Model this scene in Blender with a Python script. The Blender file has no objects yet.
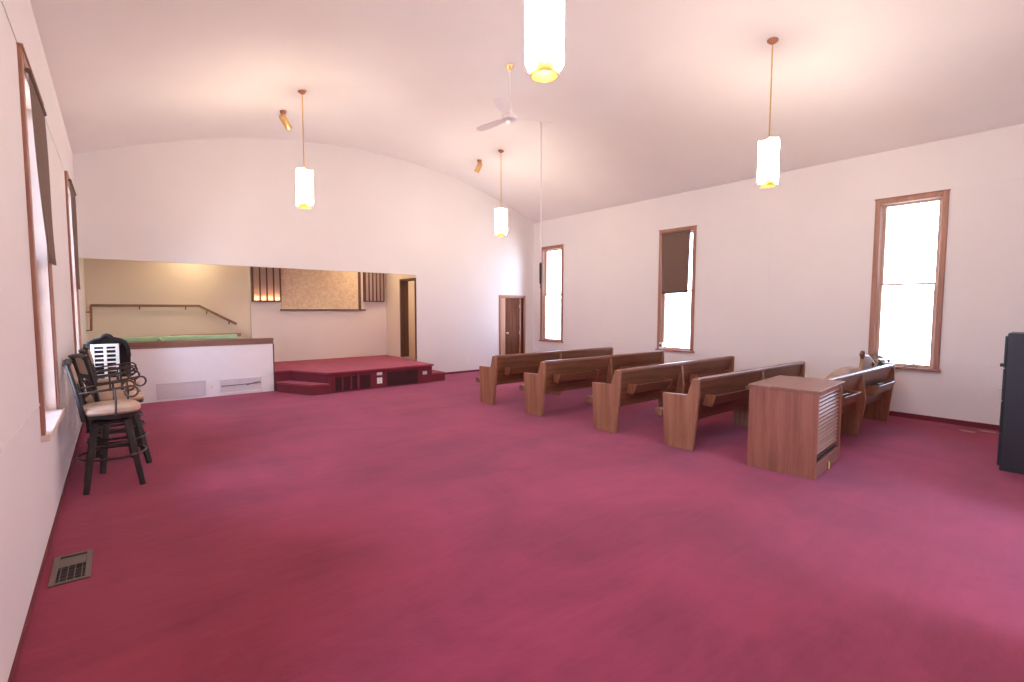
import bpy, bmesh, math, random
from mathutils import Vector, Matrix
random.seed(4)
PI = math.pi
S = bpy.context.scene
C = S.collection

# ------------------------------------------------------------------ dimensions
W = 9.936            # room width
D = 10.72            # wall with the platform opening
YB = -0.12           # wall behind the camera
T = 0.2              # wall thickness
TB = 0.06            # thickness of the wall with the platform opening
def arch(x):
    return 5.2 - 1.05 * ((x - W / 2) / (W / 2)) ** 2

# ------------------------------------------------------------------ materials
def new_mat(name):
    m = bpy.data.materials.new(name); m.use_nodes = True
    nt = m.node_tree
    b = nt.nodes['Principled BSDF']
    return m, nt, b
def N(nt, t, **kw):
    n = nt.nodes.new(t)
    for k, v in kw.items():
        if k in n.inputs: n.inputs[k].default_value = v
        else: setattr(n, k, v)
    return n
def coords(nt, scale=(1, 1, 1), rot=(0, 0, 0), kind='Object'):
    tc = N(nt, 'ShaderNodeTexCoord'); mp = N(nt, 'ShaderNodeMapping')
    mp.inputs['Scale'].default_value = scale; mp.inputs['Rotation'].default_value = rot
    nt.links.new(tc.outputs[kind], mp.inputs['Vector'])
    return mp.outputs['Vector']
def ramp(nt, src, stops):
    r = N(nt, 'ShaderNodeValToRGB')
    els = r.color_ramp.elements
    while len(els) < len(stops): els.new(0.5)
    for e, (p, c) in zip(els, stops):
        e.position = p; e.color = (*c, 1)
    nt.links.new(src, r.inputs['Fac'])
    return r.outputs['Color']
def bump(nt, b, src, strength, dist=0.01):
    n = N(nt, 'ShaderNodeBump', Strength=strength, Distance=dist)
    nt.links.new(src, n.inputs['Height']); nt.links.new(n.outputs['Normal'], b.inputs['Normal'])

def mat_plain(name, col, rough=0.6, metal=0.0, var=0.06, scale=6.0, bmp=0.0, coat=0.0):
    m, nt, b = new_mat(name)
    v = coords(nt)
    n = N(nt, 'ShaderNodeTexNoise', Scale=scale, Detail=4.0)
    nt.links.new(v, n.inputs['Vector'])
    lo = tuple(c * (1 - var) for c in col); hi = tuple(min(1, c * (1 + var)) for c in col)
    nt.links.new(ramp(nt, n.outputs['Fac'], [(0.3, lo), (0.7, hi)]), b.inputs['Base Color'])
    b.inputs['Roughness'].default_value = rough; b.inputs['Metallic'].default_value = metal
    b.inputs['Coat Weight'].default_value = coat
    if bmp: bump(nt, b, n.outputs['Fac'], bmp)
    return m

def mat_wood(name, dark, mid, light, axis='X', rough=0.42, scale=1.0):
    """Grain runs along `axis` of the object."""
    m, nt, b = new_mat(name)
    sc = {'X': (0.6, 9, 9), 'Y': (9, 0.6, 9), 'Z': (9, 9, 0.6)}[axis]
    v = coords(nt, tuple(s * scale for s in sc))
    n1 = N(nt, 'ShaderNodeTexNoise', Scale=1.6, Detail=6.0, Roughness=0.6, Distortion=0.6)
    nt.links.new(v, n1.inputs['Vector'])
    v2 = coords(nt, tuple(s * scale * 6 for s in sc))
    n2 = N(nt, 'ShaderNodeTexNoise', Scale=2.5, Detail=3.0)
    nt.links.new(v2, n2.inputs['Vector'])
    mx = N(nt, 'ShaderNodeMath', operation='MULTIPLY_ADD')
    nt.links.new(n2.outputs['Fac'], mx.inputs[0]); mx.inputs[1].default_value = 0.35
    nt.links.new(n1.outputs['Fac'], mx.inputs[2])
    nt.links.new(ramp(nt, mx.outputs[0], [(0.45, dark), (0.66, mid), (0.9, light)]), b.inputs['Base Color'])
    b.inputs['Roughness'].default_value = rough
    bump(nt, b, n2.outputs['Fac'], 0.06, 0.004)
    return m

def mat_carpet(name, base, coarse=True):
    m, nt, b = new_mat(name)
    v = coords(nt)
    # pile fibres
    f = N(nt, 'ShaderNodeTexNoise', Scale=160.0, Detail=3.0, Roughness=0.7); nt.links.new(v, f.inputs['Vector'])
    # nap brushed in different directions: broad patches and long vacuum strokes
    p = N(nt, 'ShaderNodeTexNoise', Scale=0.8, Detail=7.0, Roughness=0.66, Distortion=0.9); nt.links.new(v, p.inputs['Vector'])
    vs = coords(nt, (0.45, 1.6, 1), (0, 0, 0.65))
    s = N(nt, 'ShaderNodeTexNoise', Scale=1.3, Detail=4.0, Roughness=0.55, Distortion=0.3); nt.links.new(vs, s.inputs['Vector'])
    vt = coords(nt, (1.1, 0.35, 1), (0, 0, -0.5))
    t = N(nt, 'ShaderNodeTexNoise', Scale=1.2, Detail=5.0, Roughness=0.6); nt.links.new(vt, t.inputs['Vector'])
    a1 = N(nt, 'ShaderNodeMath', operation='MULTIPLY_ADD'); nt.links.new(s.outputs['Fac'], a1.inputs[0]); a1.inputs[1].default_value = 0.5; nt.links.new(p.outputs['Fac'], a1.inputs[2])
    a2 = N(nt, 'ShaderNodeMath', operation='MULTIPLY_ADD'); nt.links.new(t.outputs['Fac'], a2.inputs[0]); a2.inputs[1].default_value = 0.4; nt.links.new(a1.outputs[0], a2.inputs[2])
    vg = coords(nt, (1.0, 7.0, 1), (0, 0, 0.62))
    g = N(nt, 'ShaderNodeTexNoise', Scale=2.2, Detail=6.0, Roughness=0.7, Distortion=0.4); nt.links.new(vg, g.inputs['Vector'])
    a4 = N(nt, 'ShaderNodeMath', operation='MULTIPLY_ADD'); nt.links.new(g.outputs['Fac'], a4.inputs[0]); a4.inputs[1].default_value = 0.35; nt.links.new(a2.outputs[0], a4.inputs[2])
    a3 = N(nt, 'ShaderNodeMath', operation='MULTIPLY_ADD'); nt.links.new(f.outputs['Fac'], a3.inputs[0]); a3.inputs[1].default_value = 0.6
    nt.links.new(a4.outputs[0], a3.inputs[2])
    dv = N(nt, 'ShaderNodeMath', operation='DIVIDE'); nt.links.new(a3.outputs[0], dv.inputs[0]); dv.inputs[1].default_value = 2.85
    lo = tuple(c * 0.74 for c in base); hi = tuple(c * 1.25 for c in base)
    nt.links.new(ramp(nt, dv.outputs[0], [(0.42, lo), (0.50, base), (0.58, hi)]), b.inputs['Base Color'])
    b.inputs['Roughness'].default_value = 0.95
    b.inputs['Sheen Weight'].default_value = 0.25; b.inputs['Sheen Roughness'].default_value = 0.5
    b.inputs['Sheen Tint'].default_value = (1.0, 0.55, 0.75, 1)
    b.inputs['Specular IOR Level'].default_value = 0.1
    bump(nt, b, a3.outputs[0], 0.5, 0.012)
    return m

def mat_emit(name, col, strength, base=(0.9, 0.88, 0.82)):
    m, nt, b = new_mat(name)
    n = N(nt, 'ShaderNodeTexNoise', Scale=3.0); nt.links.new(coords(nt), n.inputs['Vector'])
    nt.links.new(ramp(nt, n.outputs['Fac'], [(0.3, tuple(c * .95 for c in col)), (0.7, col)]), b.inputs['Emission Color'])
    b.inputs['Base Color'].default_value = (*base, 1)
    b.inputs['Emission Strength'].default_value = strength
    b.inputs['Roughness'].default_value = 0.3
    return m

def mat_glass(name):
    m = bpy.data.materials.new(name); m.use_nodes = True
    nt = m.node_tree; nt.nodes.clear()
    o = N(nt, 'ShaderNodeOutputMaterial'); tr = N(nt, 'ShaderNodeBsdfTransparent'); gl = N(nt, 'ShaderNodeBsdfGlossy', Roughness=0.02)
    fr = N(nt, 'ShaderNodeFresnel', IOR=1.25); mx = N(nt, 'ShaderNodeMixShader')
    nt.links.new(fr.outputs[0], mx.inputs[0]); nt.links.new(tr.outputs[0], mx.inputs[1]); nt.links.new(gl.outputs[0], mx.inputs[2])
    nt.links.new(mx.outputs[0], o.inputs['Surface'])
    return m

def mat_translucent(name, col, trans=0.5):
    m, nt, b = new_mat(name)
    o = nt.nodes['Material Output']
    n = N(nt, 'ShaderNodeTexNoise', Scale=60.0, Detail=2.0); nt.links.new(coords(nt), n.inputs['Vector'])
    c = ramp(nt, n.outputs['Fac'], [(0.3, tuple(x * .9 for x in col)), (0.7, col)])
    nt.links.new(c, b.inputs['Base Color']); b.inputs['Roughness'].default_value = 0.85
    t = N(nt, 'ShaderNodeBsdfTranslucent'); nt.links.new(c, t.inputs['Color'])
    mx = N(nt, 'ShaderNodeMixShader'); mx.inputs[0].default_value = trans
    nt.links.new(b.outputs[0], mx.inputs[1]); nt.links.new(t.outputs[0], mx.inputs[2])
    nt.links.new(mx.outputs[0], o.inputs['Surface'])
    return m

M = {}
M['wall'] = mat_plain('wall_paint', (0.79, 0.76, 0.765), 0.7, var=0.012, scale=1.2)
M['ceil'] = mat_plain('ceiling_paint', (0.88, 0.845, 0.845), 0.8, var=0.012, scale=1.5)
M['cream'] = mat_plain('alcove_paint', (0.78, 0.67, 0.57), 0.7, var=0.02, scale=1.2)
M['mauve'] = mat_plain('platform_wall_paint', (0.78, 0.69, 0.66), 0.7, var=0.02, scale=1.2)
M['white'] = mat_plain('white_paint', (0.86, 0.83, 0.84), 0.55, var=0.015)
M['plastic'] = mat_plain('white_plastic', (0.88, 0.86, 0.82), 0.4, var=0.01)
M['grille'] = mat_plain('grey_painted_metal', (0.66, 0.60, 0.64), 0.5, var=0.03)
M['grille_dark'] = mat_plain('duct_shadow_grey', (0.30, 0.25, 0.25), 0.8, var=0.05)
M['carpet'] = mat_carpet('magenta_carpet', (0.262, 0.033, 0.064))
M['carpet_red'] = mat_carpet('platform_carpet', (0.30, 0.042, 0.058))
M['riser_shade_red'] = mat_plain('shaded_riser_carpet', (0.165, 0.022, 0.034), 0.95, var=0.12, scale=40)  # platform carpet darkened, carries the shade on the upright faces
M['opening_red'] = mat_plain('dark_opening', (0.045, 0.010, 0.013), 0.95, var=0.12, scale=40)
M['base_red'] = mat_plain('carpet_baseboard', (0.17, 0.025, 0.035), 0.9, var=0.1, scale=30)
M['pew'] = mat_wood('pew_oak', (0.105, 0.036, 0.019), (0.185, 0.070, 0.036), (0.25, 0.105, 0.056), 'X', rough=0.34)
M['pew_v'] = mat_wood('pew_oak_upright', (0.19, 0.070, 0.034), (0.29, 0.118, 0.060), (0.37, 0.165, 0.088), 'Z', rough=0.40)
M['box_v'] = mat_wood('cabinet_oak_upright', (0.17, 0.056, 0.032), (0.255, 0.088, 0.051), (0.32, 0.120, 0.072), 'Z')
M['box_h'] = mat_wood('cabinet_oak_flat', (0.15, 0.06, 0.04), (0.22, 0.092, 0.064), (0.28, 0.125, 0.09), 'X')
M['trim'] = mat_wood('window_varnish', (0.24, 0.095, 0.060), (0.34, 0.150, 0.10), (0.42, 0.20, 0.14), 'Z')
M['trim_light'] = mat_wood('sash_varnish', (0.50, 0.31, 0.22), (0.60, 0.40, 0.30), (0.68, 0.47, 0.36), 'Z')
M['trim_pale'] = mat_plain('pale_jamb_paint', (0.74, 0.58, 0.50), 0.6, var=0.05)
M['tan_strip'] = mat_wood('tan_varnish', (0.40, 0.22, 0.13), (0.50, 0.30, 0.19), (0.58, 0.36, 0.24), 'Z')
M['door'] = mat_wood('door_varnish', (0.085, 0.026, 0.011), (0.135, 0.045, 0.020), (0.19, 0.068, 0.032), 'Z', rough=0.6)
M['door'].node_tree.nodes['Principled BSDF'].inputs['Specular IOR Level'].default_value = 0.12
M['dark_wood'] = mat_wood('dark_stained_wood', (0.008, 0.005, 0.005), (0.018, 0.012, 0.011), (0.03, 0.02, 0.018), 'Z', rough=0.5)
M['matte_black'] = mat_plain('ebonised_wood', (0.012, 0.008, 0.008), 0.75, var=0.2)
M['walnut'] = mat_wood('walnut_trim', (0.07, 0.028, 0.016), (0.12, 0.052, 0.03), (0.17, 0.08, 0.045), 'Z')
M['rail'] = mat_wood('rail_wood', (0.16, 0.07, 0.05), (0.23, 0.11, 0.075), (0.30, 0.15, 0.10), 'X')
M['leather'] = mat_plain('tan_leather', (0.50, 0.33, 0.23), 0.38, var=0.08, scale=14, bmp=0.08)
M['iron'] = mat_plain('dark_bronze_iron', (0.075, 0.055, 0.05), 0.35, metal=0.7, var=0.1)
M['steel'] = mat_plain('steel', (0.65, 0.63, 0.62), 0.3, metal=1.0, var=0.05)
M['black_metal'] = mat_plain('black_enamel', (0.018, 0.018, 0.024), 0.45, var=0.1)
M['brass'] = mat_plain('brushed_brass', (0.78, 0.52, 0.22), 0.28, metal=1.0, var=0.08, scale=20)
M['gold'] = mat_plain('gold_band', (0.42, 0.20, 0.04), 0.5, metal=0.2, var=0.05)
M['bronze'] = mat_plain('bronze_canopy', (0.42, 0.20, 0.12), 0.4, metal=0.8, var=0.08)
M['shade'] = mat_emit('opal_glass_lit', (1.0, 0.82, 0.62), 53.0)
M['bulb'] = mat_emit('lit_bulb', (1.0, 0.74, 0.45), 6.0)
M['fanw'] = mat_plain('fan_white', (0.84, 0.80, 0.79), 0.4, var=0.02)
M['glass'] = mat_glass('window_glass')
M['blind'] = mat_translucent('brown_shade_cloth', (0.19, 0.12, 0.092), 0.12)
M['slat_lit'] = mat_translucent('amber_panel', (0.90, 0.74, 0.62), 0.6)
M['bulb_strong'] = mat_emit('lit_tube', (1.0, 0.78, 0.55), 150.0)
M['scrap'] = mat_plain('tan_scrap', (0.46, 0.24, 0.19), 0.8, var=0.1)
M['slat_dim'] = mat_plain('mauve_panel', (0.42, 0.31, 0.31), 0.6, var=0.05)
M['mint'] = mat_plain('mint_fibreglass', (0.46, 0.66, 0.48), 0.25, var=0.06, scale=4)
M['reg'] = mat_plain('register_taupe', (0.155, 0.12, 0.105), 0.5, metal=0.3, var=0.08)
M['black'] = mat_plain('black_void', (0.008, 0.006, 0.006), 0.8, var=0.1)
M['tan'] = mat_plain('tan_board', (0.38, 0.23, 0.145), 0.8, var=0.12, scale=9, bmp=0.1)
M['twig'] = mat_plain('dry_twig', (0.10, 0.075, 0.055), 0.9, var=0.2, scale=30)
M['leaf'] = mat_plain('dry_leaf', (0.20, 0.19, 0.13), 0.9, var=0.3, scale=30)
M['book'] = mat_plain('dark_green_cover', (0.02, 0.035, 0.028), 0.5, var=0.1)
M['paper'] = mat_plain('page_edges', (0.75, 0.70, 0.60), 0.8, var=0.05)
M['yellow'] = mat_plain('yellow_tag', (0.72, 0.48, 0.10), 0.6, var=0.05)
M['louver'] = mat_wood('louver_oak', (0.22, 0.10, 0.072), (0.32, 0.16, 0.118), (0.40, 0.21, 0.16), 'X', rough=0.3)

def mat_panel():
    m, nt, b = new_mat('flaked_gold_board')
    v = coords(nt)
    vo = N(nt, 'ShaderNodeTexVoronoi', Scale=34.0); nt.links.new(v, vo.inputs['Vector'])
    n = N(nt, 'ShaderNodeTexNoise', Scale=14.0, Detail=6.0, Roughness=0.7); nt.links.new(v, n.inputs['Vector'])
    n2 = N(nt, 'ShaderNodeTexNoise', Scale=55.0, Detail=2.0); nt.links.new(v, n2.inputs['Vector'])
    mx = N(nt, 'ShaderNodeMath', operation='MULTIPLY_ADD'); nt.links.new(vo.outputs['Distance'], mx.inputs[0]); mx.inputs[1].default_value = 0.35
    nt.links.new(n.outputs['Fac'], mx.inputs[2])
    nt.links.new(ramp(nt, mx.outputs[0], [(0.33, (0.36, 0.22, 0.12)), (0.40, (0.66, 0.46, 0.29)), (0.62, (0.72, 0.53, 0.35)), (0.8, (0.82, 0.66, 0.48))]), b.inputs['Base Color'])
    b.inputs['Roughness'].default_value = 0.6
    bump(nt, b, n2.outputs['Fac'], 0.3, 0.01)
    return m
M['panel'] = mat_panel()

# ------------------------------------------------------------------ mesh helpers
def bx(bm, x0, x1, y0, y1, z0, z1, mtx=None):
    vs = [bm.verts.new((x, y, z)) for z in (z0, z1) for y in (y0, y1) for x in (x0, x1)]
    for f in ((0, 2, 3, 1), (4, 5, 7, 6), (0, 1, 5, 4), (2, 6, 7, 3), (0, 4, 6, 2), (1, 3, 7, 5)):
        bm.faces.new([vs[i] for i in f])
    if mtx is not None: bmesh.ops.transform(bm, matrix=mtx, verts=vs)
    return vs
def box(*a):
    bm = bmesh.new(); bx(bm, *a); return bm
def prism(bm, pts, axis, a0, a1):
    """pts: 2D polygon (CCW or CW), extruded along axis ('x','y','z') from a0 to a1."""
    def mk(p, a):
        return {'x': (a, p[0], p[1]), 'y': (p[0], a, p[1]), 'z': (p[0], p[1], a)}[axis]
    A = [bm.verts.new(mk(p, a0)) for p in pts]; B = [bm.verts.new(mk(p, a1)) for p in pts]
    n = len(pts)
    bm.faces.new(A[::-1]); bm.faces.new(B)
    for i in range(n): bm.faces.new([A[i], A[(i + 1) % n], B[(i + 1) % n], B[i]])
    bmesh.ops.recalc_face_normals(bm, faces=bm.faces[:])
    return A + B
def frame_of(d):
    d = d.normalized()
    up = Vector((0, 0, 1)) if abs(d.z) < 0.95 else Vector((1, 0, 0))
    a = d.cross(up).normalized(); b = a.cross(d).normalized()
    return a, b
def tube(bm, pts, r, n=10, closed=False, sx=1.0, sy=1.0):
    """sweep a round (or oval) section through pts; r may be a list."""
    P = [Vector(p) for p in pts]; k = len(P)
    R = r if isinstance(r, (list, tuple)) else [r] * k
    rings = []; pa = None
    for i in range(k):
        if closed: d = P[(i + 1) % k] - P[i - 1]
        else: d = P[min(i + 1, k - 1)] - P[max(i - 1, 0)]
        a, b = frame_of(d)
        if pa is not None:
            a = (pa - d.normalized() * pa.dot(d.normalized())).normalized(); b = a.cross(d.normalized()).normalized()
        pa = a
        rings.append([bm.verts.new(P[i] + (a * math.cos(t) * sx + b * math.sin(t) * sy) * R[i]) for t in [2 * PI * j / n for j in range(n)]])
    m = k if closed else k - 1
    for i in range(m):
        A = rings[i]; B = rings[(i + 1) % k]
        for j in range(n): bm.faces.new([A[j], A[(j + 1) % n], B[(j + 1) % n], B[j]])
    if not closed:
        bm.faces.new(rings[0][::-1]); bm.faces.new(rings[-1])
    bmesh.ops.recalc_face_normals(bm, faces=bm.faces[:])
def beam(bm, p0, p1, w0, d0, w1=None, d1=None, side=Vector((0, 1, 0))):
    """rectangular tapered bar from p0 to p1; w along `side`, d across."""
    p0, p1 = Vector(p0), Vector(p1); w1 = w1 or w0; d1 = d1 or d0
    d = (p1 - p0).normalized(); b = d.cross(side).normalized(); a = b.cross(d).normalized()
    vs = []
    for p, w, t in ((p0, w0, d0), (p1, w1, d1)):
        for sa, sb in ((-1, -1), (1, -1), (1, 1), (-1, 1)):
            vs.append(bm.verts.new(p + a * sa * w / 2 + b * sb * t / 2))
    for f in ((3, 2, 1, 0), (4, 5, 6, 7), (0, 1, 5, 4), (1, 2, 6, 5), (2, 3, 7, 6), (3, 0, 4, 7)):
        bm.faces.new([vs[i] for i in f])
    bmesh.ops.recalc_face_normals(bm, faces=bm.faces[:])
def lathe(bm, prof, n=32, center=(0, 0)):
    rings = [[bm.verts.new((center[0] + r * math.cos(2 * PI * j / n), center[1] + r * math.sin(2 * PI * j / n), z)) for j in range(n)] for r, z in prof]
    for A, B in zip(rings, rings[1:]):
        for j in range(n): bm.faces.new([A[j], A[(j + 1) % n], B[(j + 1) % n], B[j]])
    if prof[0] != prof[-1]:
        if prof[0][0] > 1e-6: bm.faces.new(rings[0][::-1])
        if prof[-1][0] > 1e-6: bm.faces.new(rings[-1])
    bmesh.ops.remove_doubles(bm, verts=bm.verts[:], dist=1e-5)
    bmesh.ops.recalc_face_normals(bm, faces=bm.faces[:])
def obj(name, bm, mat, parent=None, bevel=0.0, smooth=False, loc=None, seg=2, subsurf=0):
    me = bpy.data.meshes.new(name); bm.to_mesh(me); bm.free()
    me.materials.append(M[mat] if isinstance(mat, str) else mat)
    o = bpy.data.objects.new(name, me); C.objects.link(o)
    if parent is not None: o.parent = parent
    if loc is not None: o.location = loc
    if smooth:
        for p in me.polygons: p.use_smooth = True
        me.set_sharp_from_angle(angle=math.radians(40))
    if bevel:
        md = o.modifiers.new('bevel', 'BEVEL'); md.width = bevel; md.segments = seg; md.limit_method = 'ANGLE'; md.angle_limit = math.radians(40)
    if subsurf:
        md = o.modifiers.new('sub', 'SUBSURF'); md.levels = subsurf; md.render_levels = subsurf
    return o
def tag(o, label, cat, group=None):
    o['label'] = label; o['category'] = cat
    if group: o['group'] = group
    return o
def thing(name, label, cat, loc=(0, 0, 0), rotz=0.0, group=None):
    o = bpy.data.objects.new(name, None); C.objects.link(o)
    o.empty_display_size = 0.1
    o.location = loc; o.rotation_euler = (0, 0, rotz)
    return tag(o, label, cat, group)
def struct(name, bm, mat, parent=None, **k):
    o = obj(name, bm, mat, parent, **k)
    o['kind'] = 'structure'
    return o
def dup(root, loc, label, rotz=None):
    def rec(o, par):
        c = o.copy(); C.objects.link(c)
        if par is not None: c.parent = par
        for ch in list(o.children): rec(ch, c)
        return c
    r = rec(root, None); r.location = loc; r['label'] = label
    if rotz is not None: r.rotation_euler = (0, 0, rotz)
    return r

# ------------------------------------------------------------------ ROOM SHELL
def wall_x(name, x_in, x_out, y0, y1, z0, z1, holes, mat):
    """wall in a plane of constant x with rectangular holes (y0,y1,z0,z1)."""
    bm = bmesh.new()
    ys = sorted({y0, y1, *[h[0] for h in holes], *[h[1] for h in holes]})
    for a, b in zip(ys, ys[1:]):
        mid = (a + b) / 2
        hs = sorted([h for h in holes if h[0] < mid < h[1]], key=lambda h: h[2])
        z = z0
        for h in hs:
            if h[2] > z + 1e-6: bx(bm, min(x_in, x_out), max(x_in, x_out), a, b, z, h[2])
            z = h[3]
        if z < z1 - 1e-6: bx(bm, min(x_in, x_out), max(x_in, x_out), a, b, z, z1)
    return struct(name, bm, mat)

CAS = 0.07
WZ0, WZ1 = 0.755, 3.41
right_windows = [(9.95, 0.90), (6.04, 0.89), (2.05, 0.89)]
left_windows = [(9.15, 1.22), (5.27, 1.22), (1.40, 1.22)]
def opening(c, w): return (c - w / 2 + CAS - 0.01, c + w / 2 - CAS + 0.01, WZ0 + 0.03, WZ1 - CAS + 0.01)

struct('floor', box(-T, W + T, YB - T, D + 2.0, -0.15, 0.0), 'carpet')
YR = 12.52           # far wall of the tank alcove
wall_x('wall_right', W, W + T, YB - T, D + 2.0, 0.0, 4.16, [opening(*w) for w in right_windows], 'wall')
wall_x('wall_left', 0, -T, YB - T, D + 2.0, 0.0, 4.16, [opening(*w) for w in left_windows], 'wall')
# vaulted ceiling
bm = bmesh.new()
nx = 64
def strip(y0, y1):
    lo, hi = [], []
    for i in range(nx + 1):
        x = -T + (W + 2 * T) * i / nx
        z = arch(min(max(x, 0), W)) if 0 <= x <= W else arch(0)
        lo.append((bm.verts.new((x, y0, z)), bm.verts.new((x, y1, z))))
        hi.append((bm.verts.new((x, y0, z + .12)), bm.verts.new((x, y1, z + .12))))
    for i in range(nx):
        bm.faces.new([lo[i][0], lo[i][1], lo[i + 1][1], lo[i + 1][0]])
        bm.faces.new([hi[i][0], hi[i + 1][0], hi[i + 1][1], hi[i][1]])
strip(YB - T, D + T)
struct('ceiling', bm, 'ceil', smooth=True)
# end walls with the vaulted top
def end_wall(name, y0, y1, cuts, mat='wall'):
    """cuts: list of (x0,x1,zlist) where zlist are solid (z0,z1) spans; z1=None means up to the vault."""
    bm = bmesh.new()
    for x0, x1, spans in cuts:
        n = max(1, int((x1 - x0) / 0.16))
        for i in range(n):
            a = x0 + (x1 - x0) * i / n; b = x0 + (x1 - x0) * (i + 1) / n
            for z0, z1 in spans:
                za = arch(a) + .06 if z1 is None else z1; zb = arch(b) + .06 if z1 is None else z1
                v = [bm.verts.new(p) for p in ((a, y0, z0), (b, y0, z0), (b, y1, z0), (a, y1, z0), (a, y0, za), (b, y0, zb), (b, y1, zb), (a, y1, za))]
                fs = [(0, 1, 5, 4), (2, 3, 7, 6), (0, 3, 2, 1), (4, 5, 6, 7)]
                if i == 0: fs.append((0, 4, 7, 3))
                if i == n - 1: fs.append((1, 2, 6, 5))
                for f in fs: bm.faces.new([v[k] for k in f])
    bmesh.ops.remove_doubles(bm, verts=bm.verts[:], dist=1e-5)
    return struct(name, bm, mat)
OPX = 6.14; OPZ = 2.50
DX0, DX1, DZ = 8.73, 9.56, 2.00
end_wall('wall_back', D, D + TB, [(0.0, OPX, [(OPZ, None)]), (OPX, DX0, [(0, None)]), (DX0, DX1, [(DZ, None)]), (DX1, W, [(0, None)])])
# wall behind the camera, with an entrance and two windows
end_wall('wall_front', YB - T, YB, [(0, 4.05, [(0, None)]), (4.05, 6.05, [(2.15, None)]), (6.05, W, [(0, None)])])
# vestibule behind the camera, its street door standing open
VY = -2.9
bm = bmesh.new(); bx(bm, 3.85, 4.05, VY, YB - T, 0, 2.6); struct('wall_vestibule', bm, 'wall')
bm = bmesh.new(); bx(bm, 6.05, 6.25, VY, YB - T, 0, 2.6); struct('wall_vestibule_right', bm, 'wall')
bm = bmesh.new(); bx(bm, 3.85, 4.15, VY - .15, VY, 0, 2.6); bx(bm, 5.95, 6.25, VY - .15, VY, 0, 2.6); bx(bm, 4.15, 5.95, VY - .15, VY, 2.12, 2.6); struct('wall_street', bm, 'wall')
struct('ceiling_vestibule', box(3.85, 6.25, VY - .15, YB - T, 2.6, 2.7), 'ceil')
struct('floor_vestibule', box(3.85, 6.25, VY - .15, YB - T, -.15, 0), 'carpet')
# low wall in front of the baptismal tank
LWX = 2.885
bm = box(0.0, LWX, D, D + 0.14, 0.0, 0.965)
low = struct('wall_low', bm, 'white')
bm = bmesh.new(); bx(bm, 0.0, LWX + .02, D - .025, D + .165, 1.055, 1.08); bx(bm, 0.0, LWX + 0.012, D - .015, D + .15, .965, 1.055)
struct('cap', bm, 'rail', low, bevel=.004)
struct('end_trim', box(LWX, LWX + .025, D - .006, D + .146, 0.0, .965), 'walnut', low, bevel=.003)

# recess behind: tank alcove (left), platform (right)
PY = 12.42           # wall behind the platform
RZ = 3.0
struct('wall_alcove', box(0.0, 2.84, YR, YR + T, 0, RZ), 'cream')
struct('wall_platform', box(2.84, OPX + T, PY, PY + T, 0, RZ), 'mauve')
struct('ceiling_recess', box(0.0, W, D + TB, YR + T, RZ, RZ + .1), 'cream')
# cheek wall at the right of the platform with the side doorway
SD0, SD1, SZ = D + TB, 11.60, 2.42
wall_x('wall_cheek', OPX, OPX + T, D + TB, PY, 0, RZ, [(SD0, SD1, 0.0, SZ)], 'cream')
# passage behind the right part of the back wall
struct('wall_passage', box(OPX + T, W, PY, PY + T, 0, RZ), 'cream')
# side door frame
sf = bmesh.new()
bx(sf, OPX - .012, OPX + T + .01, SD1 - .045, SD1 + .01, 0.43, SZ + .01)
bx(sf, OPX - .012, OPX + T + .01, D + .012, SD0 + .02, 0.43, SZ + .01)
bx(sf, OPX - .012, OPX + T + .01, SD0 + .02, SD1 - .045, SZ - .035, SZ + .01)
struct('trim_1', sf, 'walnut', bevel=.004)

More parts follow.
